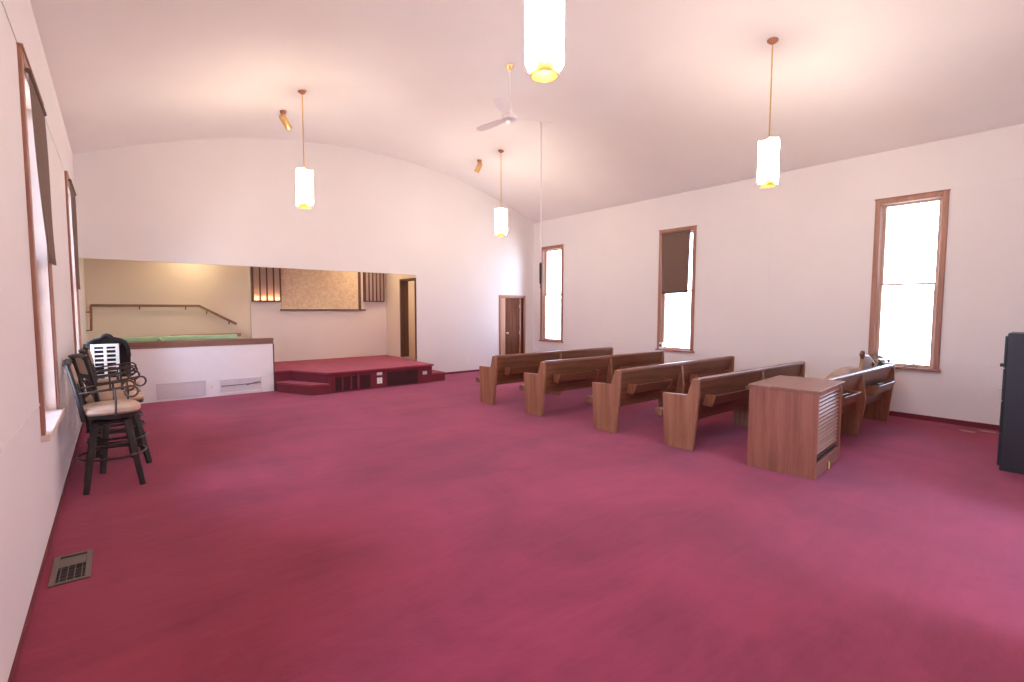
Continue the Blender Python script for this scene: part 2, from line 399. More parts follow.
# ------------------------------------------------------------------ WINDOWS
def window(name, side, c, w):
    """side +1: right wall (inner face x=W, room towards -x); -1: left wall."""
    x_in = W if side > 0 else 0.0
    X = lambda d: x_in + side * d           # d>0 goes outwards into the wall, d<0 into the room
    def b(bm, d0, d1, y0, y1, z0, z1):
        a, e = sorted((X(d0), X(d1))); bx(bm, a, e, y0, y1, z0, z1)
    y0, y1 = c - w / 2, c + w / 2
    o0, o1, oz0, oz1 = opening(c, w)
    root = bpy.data.objects.new(name, None); C.objects.link(root); root['kind'] = 'structure'
    # casing on the wall
    bm = bmesh.new()
    b(bm, -.022, 0.002, y0, y0 + CAS, WZ0 + .03, WZ1); b(bm, -.022, 0.002, y1 - CAS, y1, WZ0 + .03, WZ1)
    b(bm, -.024, 0.002, y0 + CAS, y1 - CAS, WZ1 - CAS, WZ1)
    b(bm, -.032, 0.002, y0 - .012, y1 + .012, WZ1, WZ1 + .018)
    struct('casing', bm, 'trim', root, bevel=.005)
    # jamb lining
    bm = bmesh.new()
    b(bm, 0, T + .01, o0 - .001, o0 + .018, oz0, oz1); b(bm, 0, T + .01, o1 - .018, o1 + .001, oz0, oz1)
    b(bm, 0, T + .01, o0, o1, oz1 - .018, oz1 + .001)
    # stops that guide the sashes
    if side > 0:
        for yy in (o0 + .018, o1 - .030): b(bm, .035, .05, yy, yy + .012, oz0, oz1 - .018)
    struct('jamb', bm, 'trim_light' if side > 0 else 'trim_pale', root)
    bm = bmesh.new(); b(bm, -.05, T + .03, y0 - .025, y1 + .025, WZ0 - .002, WZ0 + .036)
    struct('sill', bm, 'trim' if side > 0 else 'trim_pale', root, bevel=.006)
    i0, i1 = o0 + .018, o1 - .018; zb, zt = WZ0 + .03, oz1 - .018
    zm = 2.075
    def sash(d, za, zc, nm):
        bm = bmesh.new(); t = .035; st = .048
        b(bm, d, d + t, i0, i0 + st, za, zc); b(bm, d, d + t, i1 - st, i1, za, zc)
        b(bm, d, d + t, i0 + st, i1 - st, za, za + (.05 if za < 1 else .03)); b(bm, d, d + t, i0 + st, i1 - st, zc - .03, zc)
        s = struct('sash', bm, 'trim_light', root, bevel=.003)
        bm = bmesh.new(); b(bm, d + .015, d + .019, i0 + st - .004, i1 - st + .004, za + .02, zc - .02)
        struct('pane', bm, 'glass', s)
        return s
    sash(.095 if side > 0 else .150, zm - .015, zt, 'upper'); s = sash(.055 if side > 0 else .110, zb, zm + .015, 'lower')
    bm = bmesh.new(); b(bm, (.04 if side > 0 else .095), (.055 if side > 0 else .11), c - .03, c + .03, zm - .004, zm + .014)
    struct('sash_lock', bm, 'brass', s, bevel=.003)
    return root
n = 1
for c, w in right_windows:
    window('window_%d' % n, 1, c, w); n += 1
for c, w in left_windows:
    window('window_%d' % n, -1, c, w); n += 1
# entrance beside the camera: a wide doorway standing open to the daylight
ent = bpy.data.objects.new('door_2', None); C.objects.link(ent); ent['kind'] = 'structure'
bm = bmesh.new()
bx(bm, 4.05 - .08, 4.05 + .02, YB - T, YB + .02, 0, 2.23); bx(bm, 6.05 - .02, 6.05 + .08, YB - T, YB + .02, 0, 2.23); bx(bm, 4.07, 6.03, YB - T, YB + .02, 2.13, 2.23)
struct('door_frame', bm, 'trim', ent)
# ------------------------------------------------------------------ DOOR in the back wall (ajar into the passage)
dr = bpy.data.objects.new('door_1', None); C.objects.link(dr); dr['kind'] = 'structure'
bm = bmesh.new()
bx(bm, DX0 - .055, DX0 + .01, D - .02, D + .001, 0, DZ + .055); bx(bm, DX1 - .01, DX1 + .055, D - .02, D + .001, 0, DZ + .055)
bx(bm, DX0 + .01, DX1 - .01, D - .02, D + .001, DZ - .01, DZ + .055)
struct('casing', bm, 'trim', dr, bevel=.004)
bm = bmesh.new()
bx(bm, DX0 - .001, DX0 + .02, D, D + .11, 0, DZ); bx(bm, DX1 - .02, DX1 + .001, D, D + .11, 0, DZ); bx(bm, DX0 + .02, DX1 - .02, D, D + .11, DZ - .02, DZ + .001)
struct('jamb', bm, 'door', dr)
struct('side_panel', box(DX0 + .02, DX0 + .165, D + .005, D + .05, 0, DZ - .02), 'tan_strip', dr, bevel=.003)
struct('hinge_stile', box(DX1 - .145, DX1 - .10, D + .005, D + .05, 0, DZ - .02), 'trim', dr, bevel=.003)
struct('edge_panel', box(DX1 - .10, DX1 - .02, D + .03, D + .05, 0, DZ - .02), 'door', dr)
leaf = struct('door_leaf', box(DX0 + .169, DX1 - .148, D + .015, D + .05, .01, DZ - .025), 'door', dr, bevel=.002)
bm = bmesh.new(); lathe(bm, [(0, 0), (.022, 0), (.022, .006), (.010, .010), (.010, .03), (.026, .04), (.03, .055), (.022, .068), (0, .072)], 18)
bmesh.ops.transform(bm, matrix=Matrix.Translation((DX0 + .215, D + .015, 1.0)) @ Matrix.Rotation(PI / 2, 4, 'X'), verts=bm.verts[:])
struct('knob', bm, 'brass', leaf, smooth=True)
for z in (.25, 1.0, 1.75):
    bm = bmesh.new(); tube(bm, [(DX1 - .1465, D + .008, z - .05), (DX1 - .1465, D + .008, z + .05)], .008, 8); struct('hinge', bm, 'brass', leaf)

# ------------------------------------------------------------------ baseboards, seams in the wall board
struct('baseboard_right', box(W - .014, W, YB, D, 0, .075), 'base_red')
bm = bmesh.new(); bx(bm, OPX + .3, DX0 - .06, D - .012, D, 0, .05); bx(bm, DX1 + .06, W, D - .012, D, 0, .05)
struct('baseboard_back', bm, 'base_red')
struct('baseboard_left', box(0, .012, YB, D, 0, .03), 'base_red')
ti = 2
def seam(*a):
    global ti
    struct('trim_%d' % ti, box(*a), 'wall', bevel=.002); ti += 1
ly = [opening(*w) for w in left_windows]
seam(0, .006, YB, D, 3.425, 3.445)
edges = sorted([(c - w / 2, c + w / 2) for c, w in left_windows])
prev = YB
for a, b_ in edges + [(D, D)]:
    seam(0, .005, prev, a, 1.005, 1.02); prev = b_
seam(W - .006, W, YB, D, 3.432, 3.447)
edges = sorted([(c - w / 2, c + w / 2) for c, w in right_windows]); prev = YB
for a, b_ in edges + [(D, D)]:
    seam(W - .005, W, prev, a, .888, .90); prev = b_
seam(OPX + .02, DX0 - .06, D - .005, D, .91, .922)
seam(0, 1.0, D - .005, D, 3.425, 3.44)
for y in (8.1, 4.1): seam(W - .004, W, y, y + .012, .9, 3.43)

# ------------------------------------------------------------------ PLATFORM with its steps
SH = 0.42
pf = thing('platform', 'low red carpeted platform with steps at both ends', 'platform', (4.85, 10.8, 0))
L = lambda pts: [(x - 4.85, y - 10.8) for x, y in pts]
top = L([(2.89, 10.60), (3.17, 10.57), (3.62, 9.66), (6.03, 9.72), (6.03, 10.70), (6.13, 10.70), (6.13, PY), (2.89, PY)])
top_in = L([(2.915, 10.63), (3.19, 10.60), (3.645, 9.70), (6.0, 9.755), (6.0, 10.70), (6.13, 10.70), (6.13, PY), (2.915, PY)])
bm = bmesh.new(); prism(bm, top_in, 'z', 0, SH - .035); obj('riser', bm, 'riser_shade_red', pf)
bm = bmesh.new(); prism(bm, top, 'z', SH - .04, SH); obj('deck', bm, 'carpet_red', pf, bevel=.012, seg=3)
stp = L([(2.91, 10.62), (3.20, 10.60), (3.64, 9.70), (3.66, 9.655), (3.30, 9.72), (2.91, 10.48)])
stp = L([(2.915, 10.66), (3.22, 10.62), (3.67, 9.715), (3.65, 9.66), (3.31, 9.70), (2.915, 10.50)])
bm = bmesh.new(); prism(bm, stp, 'z', 0, .165); o = obj('step', bm, 'riser_shade_red', pf)
bm = bmesh.new(); prism(bm, stp, 'z', .165, .2); obj('tread', bm, 'carpet_red', o, bevel=.012, seg=3)
bm = bmesh.new(); prism(bm, L([(6.0, 9.80), (6.38, 9.82), (6.38, 10.70), (6.0, 10.70)]), 'z', 0, .165); o = obj('step', bm, 'riser_shade_red', pf)
bm = bmesh.new(); prism(bm, L([(6.0, 9.80), (6.38, 9.82), (6.38, 10.70), (6.0, 10.70)]), 'z', .165, .2); obj('tread', bm, 'carpet_red', o, bevel=.012, seg=3)
# four plates coloured near black for the shade in openings behind posts, in the front of the platform
def fy(x): return 9.70 + (x - 3.645) * (.055 / 2.355)
for a, b_ in ((3.78, 3.90), (3.945, 4.075), (4.11, 4.22), (4.29, 4.50)):
    bm = bmesh.new(); bx(bm, a - 4.85, b_ - 4.85, fy(a) - .004 - 10.8, fy(a) + .02 - 10.8, .03, .31); obj('opening_shade_plate', bm, 'opening_red', pf)
for x in (3.735, 3.905, 4.08, 4.225, 4.505):
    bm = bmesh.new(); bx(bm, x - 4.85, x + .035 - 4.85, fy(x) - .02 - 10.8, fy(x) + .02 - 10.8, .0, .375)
    obj('grille_post', bm, 'riser_shade_red', pf)
bm = bmesh.new(); bx(bm, 4.90 - 4.85, 5.62 - 4.85, fy(5.2) - .016 - 10.8, fy(5.2) + .02 - 10.8, .03, .33); obj('panel', bm, 'opening_red', pf, bevel=.004)
def plate(parent, x, y, z, w, h, mat, holes=True, name='outlet_plate'):
    o = obj(name, box(x - w / 2, x + w / 2, y - .008, y, z - h / 2, z + h / 2), mat, parent, bevel=.003)
    if holes:
        for dz in (-.022, .022):
            obj('socket', box(x - .014, x + .014, y - .0095, y - .006, z + dz - .012, z + dz + .012), 'grille', o, bevel=.002)
    return o
plate(pf, 4.72 - 4.85, fy(4.7) - 10.8, .16, .115, .125, 'plastic')
o = plate(pf, 4.72 - 4.85, fy(4.7) - 10.8, .305, .12, .06, 'grille', False, 'switch_plate')
o = plate(pf, 5.81 - 4.85, fy(5.8) - 10.8, .235, .11, .075, 'grille', False, 'jack_plate')

# ------------------------------------------------------------------ vents and outlets on the low wall and back wall
def vent(label, x0, x1, z0, z1, slats, dark):
    t = thing('wall_vent', label, 'vent', ((x0 + x1) / 2, D, z0), 0, None)
    w = x1 - x0; h = z1 - z0
    bm = bmesh.new()
    for a in (-w / 2, w / 2 - .022): bx(bm, a, a + .022, -.016, 0, 0, h)
    bx(bm, -w / 2 + .022, w / 2 - .022, -.016, 0, 0, .022); bx(bm, -w / 2 + .022, w / 2 - .022, -.016, 0, h - .022, h)
    obj('frame', bm, 'white' if dark else 'grille', t, bevel=.003)
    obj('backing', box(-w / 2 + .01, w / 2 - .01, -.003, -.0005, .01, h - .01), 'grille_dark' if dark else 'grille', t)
    bm = bmesh.new()
    k = slats
    for i in range(k):
        z = .022 + (h - .044) * (i + .5) / k
        pitch = (h - .044) / k
        vs = bx(bm, -w / 2 + .02, w / 2 - .02, -.0012, .0012, -pitch * .46, pitch * .46)
        bmesh.ops.transform(bm, matrix=Matrix.Translation((0, -.008, z)) @ Matrix.Rotation(math.radians(-18 if dark else -10), 4, 'X'), verts=vs)
    obj('slat', bm, 'grille', t)
    return t
vent('plain lilac-grey vent cover low on the white half wall, nearer the bar stools', .955, 1.705, .045, .325, 12, False)
v2 = vent('white-framed vent with broken dark slats beside the platform step', 1.915, 2.67, .035, .325, 7, True)
bm = bmesh.new()
beam(bm, (-.33, -.014, .15), (.36, -.014, .158), .004, .010); beam(bm, (.1, -.016, .14), (.34, -.016, .19), .004, .012)
obj('bent_slat', bm, 'iron', v2)
def outlet(label, x, z):
    t = thing('wall_outlet', label, 'outlet', (x, D, z))
    plate(t, 0, 0, 0, .075, .115, 'plastic')
outlet('small outlet on the white half wall between the two vents', 1.805, .187)
outlet('small white outlet low on the wall between platform and brown door', 7.63, .325)

# ------------------------------------------------------------------ baptismal tank and hand rail
tk = thing('baptismal_tank', 'mint green fibreglass tank behind the white half wall', 'tank', (1.5, 11.6, 0))
bm = bmesh.new()
for (x0, x1, y0, y1) in ((-1.05, 1.0, -.62, -.55), (-1.05, 1.0, .42, .5), (-1.05, -.98, -.55, .42), (.93, 1.0, -.55, .42)):
    bx(bm, x0, x1, y0, y1, 0, 1.02)
bx(bm, -.98, .93, -.55, .42, 0, .2)
obj('basin', bm, 'mint', tk, bevel=.015)
obj('back_ledge', box(-1.0, .98, .42, .56, 1.02, 1.115), 'mint', tk, bevel=.02, seg=3)
obj('divider', box(-.42, -.40, -.5, .42, .6, 1.085), 'mint', tk, bevel=.008)
obj('coping', box(-.2, 1.08, .57, .66, 1.06, 1.13), 'tan', tk, bevel=.01)
for x in (-.8, .85): obj('coping_post', box(x - .03, x + .03, .575, .655, 0, 1.06), 'mint', tk)
hr = thing('hand_rail', 'brown wooden hand rail sloping down at its right end above the tank', 'handrail', (1.3, YR, 1.3))
zo = 1.73 - 1.3
bm = bmesh.new(); beam(bm, (-1.235, -.075, zo), (.55, -.075, zo), .04, .05, side=Vector((0, 1, 0))); beam(bm, (.535, -.075, zo + .005), (1.25, -.075, 0.025), .04, .05)
obj('rail', bm, 'rail', hr, bevel=.008)
bm = bmesh.new(); beam(bm, (-1.225, -.09, zo - .02), (-1.225, -.55, -.03), .04, .045, side=Vector((1, 0, 0))); obj('side_rail', bm, 'rail', hr, bevel=.006)
bm = bmesh.new()
for x, z in ((-.48, zo), (.30, zo), (.68, zo - .09), (1.10, zo - .32)):
    bm = bmesh.new(); tube(bm, [(x, -.075, z - .02), (x, -.07, z - .06), (x, -.045, z - .075), (x, .0, z - .075)], .010, 8); obj('bracket', bm, 'iron', hr, smooth=True)
for y, z in ((-.15, zo - .09), (-.5, .0)):
    bm = bmesh.new(); tube(bm, [(-1.225, y, z), (-1.25, y, z - .04), (-1.3, y, z - .04)], .010, 8); obj('bracket', bm, 'iron', hr, smooth=True)

# ------------------------------------------------------------------ gold flaked panel and the two slatted grilles above the platform
pn = thing('gold_panel', 'large gold flaked board with dark wood ledge high behind the platform', 'panel', (4.42, PY, 1.66))
obj('board', box(-.94, .93, -.03, 0, 0, 1.12), 'panel', pn)
bm = bmesh.new(); bx(bm, -.96, 1.10, -.09, 0, -.035, 0); obj('ledge', bm, 'walnut', pn, bevel=.006)
obj('side_post', box(.93, .985, -.075, 0, 0, 1.12), 'walnut', pn, bevel=.004)
obj('side_strip', box(.985, 1.06, -.012, 0, 0.0, 1.12), 'mauve', pn)
def slat_grille(label, x0, x1, z0, nb, mat, lit):
    t = thing('slatted_grille', label, 'grille', ((x0 + x1) / 2, PY, z0))
    w = x1 - x0; h = 2.8 - z0
    bm = bmesh.new(); bx(bm, -w / 2 - .03, w / 2, -.11, 0, -.03, 0); obj('bottom_rail', bm, 'walnut', t, bevel=.004)
    for i in range(nb + 1):
        x = -w / 2 + w * i / nb
        obj('post', box(x - (.03 if i == 0 else .013), x + .013, -.1, -.0, 0, h), 'walnut', t, bevel=.003)
    for i in range(nb):
        a = -w / 2 + w * i / nb + .013; b_ = -w / 2 + w * (i + 1) / nb - .013
        obj('slat', box(a, b_, -.075, -.070, 0, h), mat, t)
    obj('top_rail', box(-w / 2, w / 2, -.1, 0, h, h + .04), 'walnut', t)
    return t
g1 = slat_grille('slatted wooden grille glowing warm left of the gold board', 2.88, 3.46, 1.86, 4, 'slat_lit', True)
slat_grille('unlit mauve slatted grille right of the gold board', 5.52, 6.03, 1.885, 5, 'slat_dim', False)
for i in range(4):
    x = -.29 + .58 * (i + .5) / 4
    bm = bmesh.new(); lathe(bm, [(.0, .006), (.022, .006), (.026, .04), (.02, .07), (0, .085)], 12, (x, -.035)); obj('lamp', bm, 'bulb_strong', g1, smooth=True)

# ------------------------------------------------------------------ PEWS
def pew(label, x0, y, length, mid, name='church_pew'):
    """origin on the floor at the near end, at the back line; y grows towards the seat front"""
    t = thing(name, label, 'pew', (x0, y, 0), 0, None)
    prof = [(.035, 0), (.415, 0), (.45, .652), (.115, .664), (.054, .865), (-.020, .865), (-.022, .65), (.0, .35)]
    TH = .055
    for x in (0, length - TH):
        bm = bmesh.new(); prism(bm, prof, 'x', x, x + TH); obj('end_panel', bm, 'pew_v', t, bevel=.010, seg=3)
    mp = [(.03, 0), (.37, 0), (.42, .38), (.12, .40), (.04, .835), (.0, .845), (-.045, .5), (-.035, .38)]
    bm = bmesh.new(); prism(bm, mp, 'x', mid - .022, mid + .022); obj('mid_panel', bm, 'pew_v', t, bevel=.006)
    bm = bmesh.new(); prism(bm, [(.008, .825), (.036, .83), (.136, .365), (.104, .335)], 'x', TH, length - TH); obj('backrest', bm, 'pew', t, bevel=.004)
    bm = bmesh.new(); prism(bm, [(-.012, .822), (.05, .826), (.052, .862), (.04, .872), (.0, .872), (-.012, .86)], 'x', TH - .01, length - TH + .01); obj('top_rail', bm, 'pew', t, bevel=.006)
    bm = bmesh.new()
    prism(bm, [(.135, .375), (.46, .41), (.46, .375), (.14, .345)], 'x', TH, length - TH)
    prism(bm, [(.448, .352), (.448, .435), (.53, .445), (.56, .43), (.56, .37), (.53, .352)], 'x', .0, length)
    obj('seat', bm, 'pew', t, bevel=.008)
    for a, b_ in ((.27, mid - .42), (mid + .30, length - .30)):
        if b_ - a < .5: a, b_ = a - .12, b_ + .12
        rk = bmesh.new()
        prism(rk, [(-.055, .535), (-.040, .53), (-.088, .652), (-.104, .65)], 'x', a + .02, b_ - .02)      # slanted front board
        prism(rk, [(-.055, .540), (.055, .540), (.058, .525), (-.05, .525)], 'x', a + .02, b_ - .02)     # bottom
        r = obj('book_rack', rk, 'pew', t, bevel=.003)
        for x in (a, b_ - .02):
            bm = bmesh.new(); prism(bm, [(-.055, .515), (.060, .515), (.036, .655), (-.108, .66)], 'x', x, x + .02); obj('bracket', bm, 'pew_v', r, bevel=.003)
    return t
pews = [(5.475, 6.70, 3.16, 1.62, 'long oak pew farthest forward, closest to the platform'),
        (5.515, 5.51, 3.20, 1.62, 'long oak pew second in line behind the one by the platform'),
        (5.60, 4.13, 3.14, 1.54, 'long oak pew third from the platform, one in front of the cabinet pew'),
        (5.66, 3.03, 3.14, 1.72, 'long oak pew directly in front of the louvered cabinet'),
        (6.74, 2.04, 2.70, 1.30, 'oak pew behind the louvered cabinet with tan object on it')]
pews[2] = pews[2][:4] + ('third long oak pew back from the platform',)
for a in pews:
    pew(a[4], a[0], a[1], a[2], a[3])
# books left in the racks of the last pew
bk = None
for i, (x, w, lab) in enumerate(((6.60 + .72, .2, 'dark book in the rack of the last pew, nearer the cabinet'), (6.60 + 2.1, .2, 'dark book in the rack of the last pew, nearer the window'))):
    if bk is None:
        bk = thing('hymn_book', lab, 'book', (x, 2.03, .542), 0, 'books in the last pew')
        bm = bmesh.new(); bx(bm, -.11, .11, -.034, -.030, 0, .11); bx(bm, -.11, .11, .006, .010, 0, .11); bx(bm, -.114, -.11, -.034, .010, 0, .11)
        obj('cover', bm, 'book', bk); obj('pages', box(-.109, .105, -.030, .006, .004, .105), 'paper', bk)
    else:
        dup(bk, (x, 2.03, .542), lab)

# ------------------------------------------------------------------ LOUVERED CABINET
lc = thing('louvered_cabinet', 'oak cabinet with louvered front at the head of the pews', 'cabinet', (5.717, 1.772, 0), math.radians(5.5))
w, d, h = .985, .644, .885
obj('side_panel', box(0, .022, 0, d, 0, h - .025), 'box_v', lc, bevel=.003)
obj('side_panel', box(w - .022, w, 0, d, 0, h - .025), 'box_v', lc, bevel=.003)
obj('back_panel', box(.022, w - .022, d - .02, d, .01, h - .025), 'box_v', lc)
obj('top', box(-.012, w + .015, -.02, d + .012, h - .026, h), 'box_h', lc, bevel=.004)
obj('plinth', box(.022, w - .022, .005, .025, 0, .13), 'box_h', lc, bevel=.002)
obj('floor_board', box(.022, w - .022, .025, d - .02, .12, .14), 'box_h', lc)
bm = bmesh.new(); bx(bm, .022, .05, .002, .03, .13, h - .026); bx(bm, w - .055, w - .022, .002, .03, .13, h - .026); bx(bm, .05, w - .055, .002, .03, h - .06, h - .026); bx(bm, .05, w - .055, .002, .03, .13, .15)
obj('front_frame', bm, 'box_v', lc, bevel=.002)
obj('inner_backing', box(.03, w - .03, .055, .06, .14, h - .04), 'matte_black', lc)
nl = 15
for i in range(nl):
    z = .215 + (h - .06 - .215) * (i + .5) / nl
    bm = bmesh.new(); vs = bx(bm, .05, w - .055, -.004, .004, -.013, .013)
    bmesh.ops.transform(bm, matrix=Matrix.Translation((0, .027, z)) @ Matrix.Rotation(math.radians(-38), 4, 'X'), verts=vs)
    obj('louver', bm, 'louver', lc, bevel=.002)
obj('kick_vent', box(.05, w - .055, .018, .028, .155, .205), 'walnut', lc)
bm = bmesh.new()
for k in range(12): bx(bm, .10 + k * .066, .13 + k * .066, .012, .019, .165, .195)
obj('vent_slot', bm, 'black', lc)
o = obj('tag', box(.475, .51, -.012, -.004, .005, .075), 'yellow', lc, bevel=.002); o['label'] = 'small yellow tag'
bm = bmesh.new(); tube(bm, [(.4925, -.006, .07), (.4925, .0, .09), (.4925, .010, .10)], .0025, 6); obj('tag_string', bm, 'yellow', o)

# ------------------------------------------------------------------ FILING CABINET at the right
fc = thing('filing_cabinet', 'tall black four-drawer filing cabinet by the right wall', 'cabinet', (7.57, .70, 0), math.radians(1.5))
fw_, fd, fh = .46, .70, 1.44
bm = bmesh.new(); bx(bm, 0, fw_, -fd, -.02, .0, fh)
obj('body', bm, 'black_metal', fc, bevel=.006)
for i in range(4):
    z0 = .05 + i * (fh - .07) / 4
    dd = obj('drawer', box(.012, fw_ - .012, -.02, .0, z0, z0 + (fh - .07) / 4 - .012), 'black_metal', fc, bevel=.004)
    bm = bmesh.new(); pr = .035 if i == 2 else .006; tube(bm, [(fw_ / 2 - .06, 0, z0 + .10), (fw_ / 2 - .055, pr, z0 + .10), (fw_ / 2 + .055, pr, z0 + .10), (fw_ / 2 + .06, 0, z0 + .10)], .009, 8)
    obj('handle', bm, 'steel' if i == 2 else 'black_metal', dd, smooth=True)
    obj('label_holder', box(fw_ / 2 - .04, fw_ / 2 + .04, 0, .004, z0 + .24, z0 + .28), 'steel', dd)
bm = bmesh.new(); lathe(bm, [(.0, 0), (.018, 0), (.018, .03), (0, .036)], 14)
bmesh.ops.transform(bm, matrix=Matrix.Translation((.10, 0, 1.10)) @ Matrix.Rotation(-PI / 2, 4, 'X'), verts=bm.verts[:])
obj('lock', bm, 'black_metal', fc, smooth=True)

# ------------------------------------------------------------------ BAR STOOLS (face +x)
def stool(label, loc, rot):
    t = thing('bar_stool', label, 'stool', loc, rot, 'bar stools along the left wall')
    # cushion
    bm = bmesh.new(); k = 28
    def ring(r, z):
        out = []
        for j in range(k):
            a = 2 * PI * j / k
            c, s = math.cos(a), math.sin(a)
            q = (abs(c) ** 3.2 + abs(s) ** 3.2) ** (-1 / 3.2)
            out.append((c * q * r, s * q * r, z))
        return out
    rings = [ring(r, z) for r, z in ((.17, .700), (.215, .703), (.228, .725), (.222, .752), (.19, .775), (.12, .787), (.04, .790))]
    V = [[bm.verts.new(p) for p in rg] for rg in rings]
    for A, B in zip(V, V[1:]):
        for j in range(k): bm.faces.new([A[j], A[(j + 1) % k], B[(j + 1) % k], B[j]])
    bm.faces.new(V[0][::-1]); bm.faces.new(V[-1])
    obj('cushion', bm, 'leather', t, smooth=True)
    bm = bmesh.new(); Vv = [[bm.verts.new((x, y, z)) for x, y, _ in ring(r, 0)] for r, z in ((.16, .665), (.218, .668), (.222, .70), (.17, .702))]
    for A, B in zip(Vv, Vv[1:]):
        for j in range(k): bm.faces.new([A[j], A[(j + 1) % k], B[(j + 1) % k], B[j]])
    bm.faces.new(Vv[0][::-1]); bm.faces.new(Vv[-1])
    obj('seat_frame', bm, 'dark_wood', t, smooth=True)
    bm = bmesh.new(); lathe(bm, [(0, .635), (.11, .635), (.11, .648), (.07, .652), (.07, .666), (0, .666)], 20); obj('swivel', bm, 'iron', t, smooth=True)
    bm = bmesh.new(); bx(bm, -.125, .125, -.125, .125, .60, .636); obj('leg_block', bm, 'dark_wood', t, bevel=.01)
    for sx in (-1, 1):
        for sy in (-1, 1):
            bm = bmesh.new(); beam(bm, (sx * .115, sy * .115, .63), (sx * .205, sy * .205, 0), .056, .056, .045, .045); obj('leg', bm, 'dark_wood', t, bevel=.006)
    bm = bmesh.new(); tube(bm, [(math.cos(a) * .252, math.sin(a) * .252, .30) for a in [2 * PI * j / 36 for j in range(36)]], .011, 10, closed=True); obj('foot_ring', bm, 'iron', t, smooth=True)
    for s in (-1, 1):
        bm = bmesh.new(); beam(bm, (-.15, s * .15, .40), (.15, s * .15, .40), .022, .03, side=Vector((0, 0, 1)))
        obj('stretcher', bm, 'dark_wood', t, bevel=.003)
    # back: two swept posts, scrolled crest, cross slats
    def bp(s):  # z 0..1 -> x
        return -.195 - .06 * s - .03 * s * s
    zz = lambda s: .66 + .52 * s
    for sy in (-1, 1):
        pts = [(bp(s), sy * (.17 + .015 * s), zz(s)) for s in (0, .15, .3, .45, .6, .75, .9, 1)]
        bm = bmesh.new(); tube(bm, pts, [.026, .027, .026, .025, .024, .023, .025, .028], 10, sx=1.0, sy=.75); o = obj('back_post', bm, 'dark_wood', t, smooth=True)
    bm = bmesh.new()
    tube(bm, [(bp(1.0) - .0, y, zz(1.0) + .018 * math.cos(y / .2 * PI / 2)) for y in (-.20, -.15, -.1, -.05, 0, .05, .1, .15, .20)], [.03, .028, .026, .028, .03, .028, .026, .028, .03], 12, sx=1, sy=.8)
    obj('crest_rail', bm, 'dark_wood', t, smooth=True)
    bm = bmesh.new(); beam(bm, (bp(.14), -.17, zz(.14)), (bp(.14), .17, zz(.14)), .022, .05, side=Vector((1, 0, 0))); obj('lower_rail', bm, 'dark_wood', t, bevel=.004)
    bm = bmesh.new(); beam(bm, (bp(.62), -.175, zz(.62)), (bp(.62), .175, zz(.62)), .022, .04, side=Vector((1, 0, 0))); obj('middle_rail', bm, 'dark_wood', t, bevel=.004)
    bm = bmesh.new()
    for s in (-1, 1):
        tube(bm, [(bp(.16), s * .13, zz(.16)), (bp(.3), s * .05, zz(.3)), (bp(.39), 0, zz(.39)), (bp(.48), -s * .05, zz(.48)), (bp(.6), -s * .13, zz(.6))], .009, 8)
    tube(bm, [(bp(.39) + .012, .05 * math.cos(a), zz(.39) + .05 * math.sin(a)) for a in [2 * PI * j / 20 for j in range(20)]], .008, 8, closed=True)
    obj('back_scroll', bm, 'iron', t, smooth=True)
    bm = bmesh.new(); pts = [(bp(s) + .028, zz(s)) for s in (.66, .8, .97)] + [(bp(s) + .006, zz(s)) for s in (.97, .8, .66)]
    prism(bm, pts, 'y', -.15, .15); obj('back_pad', bm, 'leather', t, bevel=.008, seg=3)
    # arms: iron bar that ends in a round scroll, with a post down to the seat frame
    for sy in (-1, 1):
        y = sy * .225
        bar = [(bp(.47), sy * .18, .915), (-.12, y, .925), (.05, y, .945), (.145, y, .955)]
        cx, cz, r = .15, .905, .05
        loop = [(cx + r * math.sin(a), y, cz + r * math.cos(a)) for a in [PI * 1.75 * j / 16 for j in range(17)]]
        bm = bmesh.new(); tube(bm, bar + loop[1:], .0095, 8); o = obj('arm', bm, 'iron', t, smooth=True)
        bm = bmesh.new(); tube(bm, [(.03, y, .943), (.035, y * 1.06, .82), (.03, y * 1.02, .69)], .0085, 8); obj('arm_post', bm, 'iron', o, smooth=True)
    return t
s1 = stool('bar stool nearest the floor register, standing first in the row', (.365, 5.965, 0), 0.03)
dup(s1, (.40, 6.66, 0), 'second bar stool of the row, swivelled a little towards the platform', 0.32)
dup(s1, (.41, 7.34, 0), 'third bar stool of the row, mostly behind the first two', 0.06)
dup(s1, (.42, 7.98, 0), 'last bar stool of the row, in front of the slatted white panel', 0.0)

# ------------------------------------------------------------------ dark carved chair with a white slatted panel on its seat
ch = thing('carved_chair', 'dark chair with arched crested back in the corner past the stools', 'chair', (.325, 8.85, 0))
bm = bmesh.new()
prof = [(-.25, .42), (.25, .42), (.26, 1.0), (.25, 1.12), (.22, 1.20), (.15, 1.245), (.07, 1.265), (.04, 1.30), (0, 1.315), (-.04, 1.30), (-.07, 1.265), (-.15, 1.245), (-.22, 1.20), (-.25, 1.12), (-.26, 1.0)]
prism(bm, prof, 'y', .20, .26); obj('backrest', bm, 'matte_black', ch, bevel=.012, seg=3)
bm = bmesh.new(); tube(bm, [(p[0] * .93, .185, p[1] - .02) for p in prof[2:]], .026, 10); obj('crest', bm, 'matte_black', ch, smooth=True)
bm = bmesh.new()
for x in (-.11, .11):
    tube(bm, [(x + .045 * math.cos(a), .185, 1.175 + .03 * math.sin(a)) for a in [2 * PI * j / 16 for j in range(16)]], .012, 8, closed=True)
obj('carving', bm, 'matte_black', ch, smooth=True)
bm = bmesh.new(); bx(bm, -.27, .27, -.24, .20, .36, .43); obj('seat', bm, 'matte_black', ch, bevel=.015)
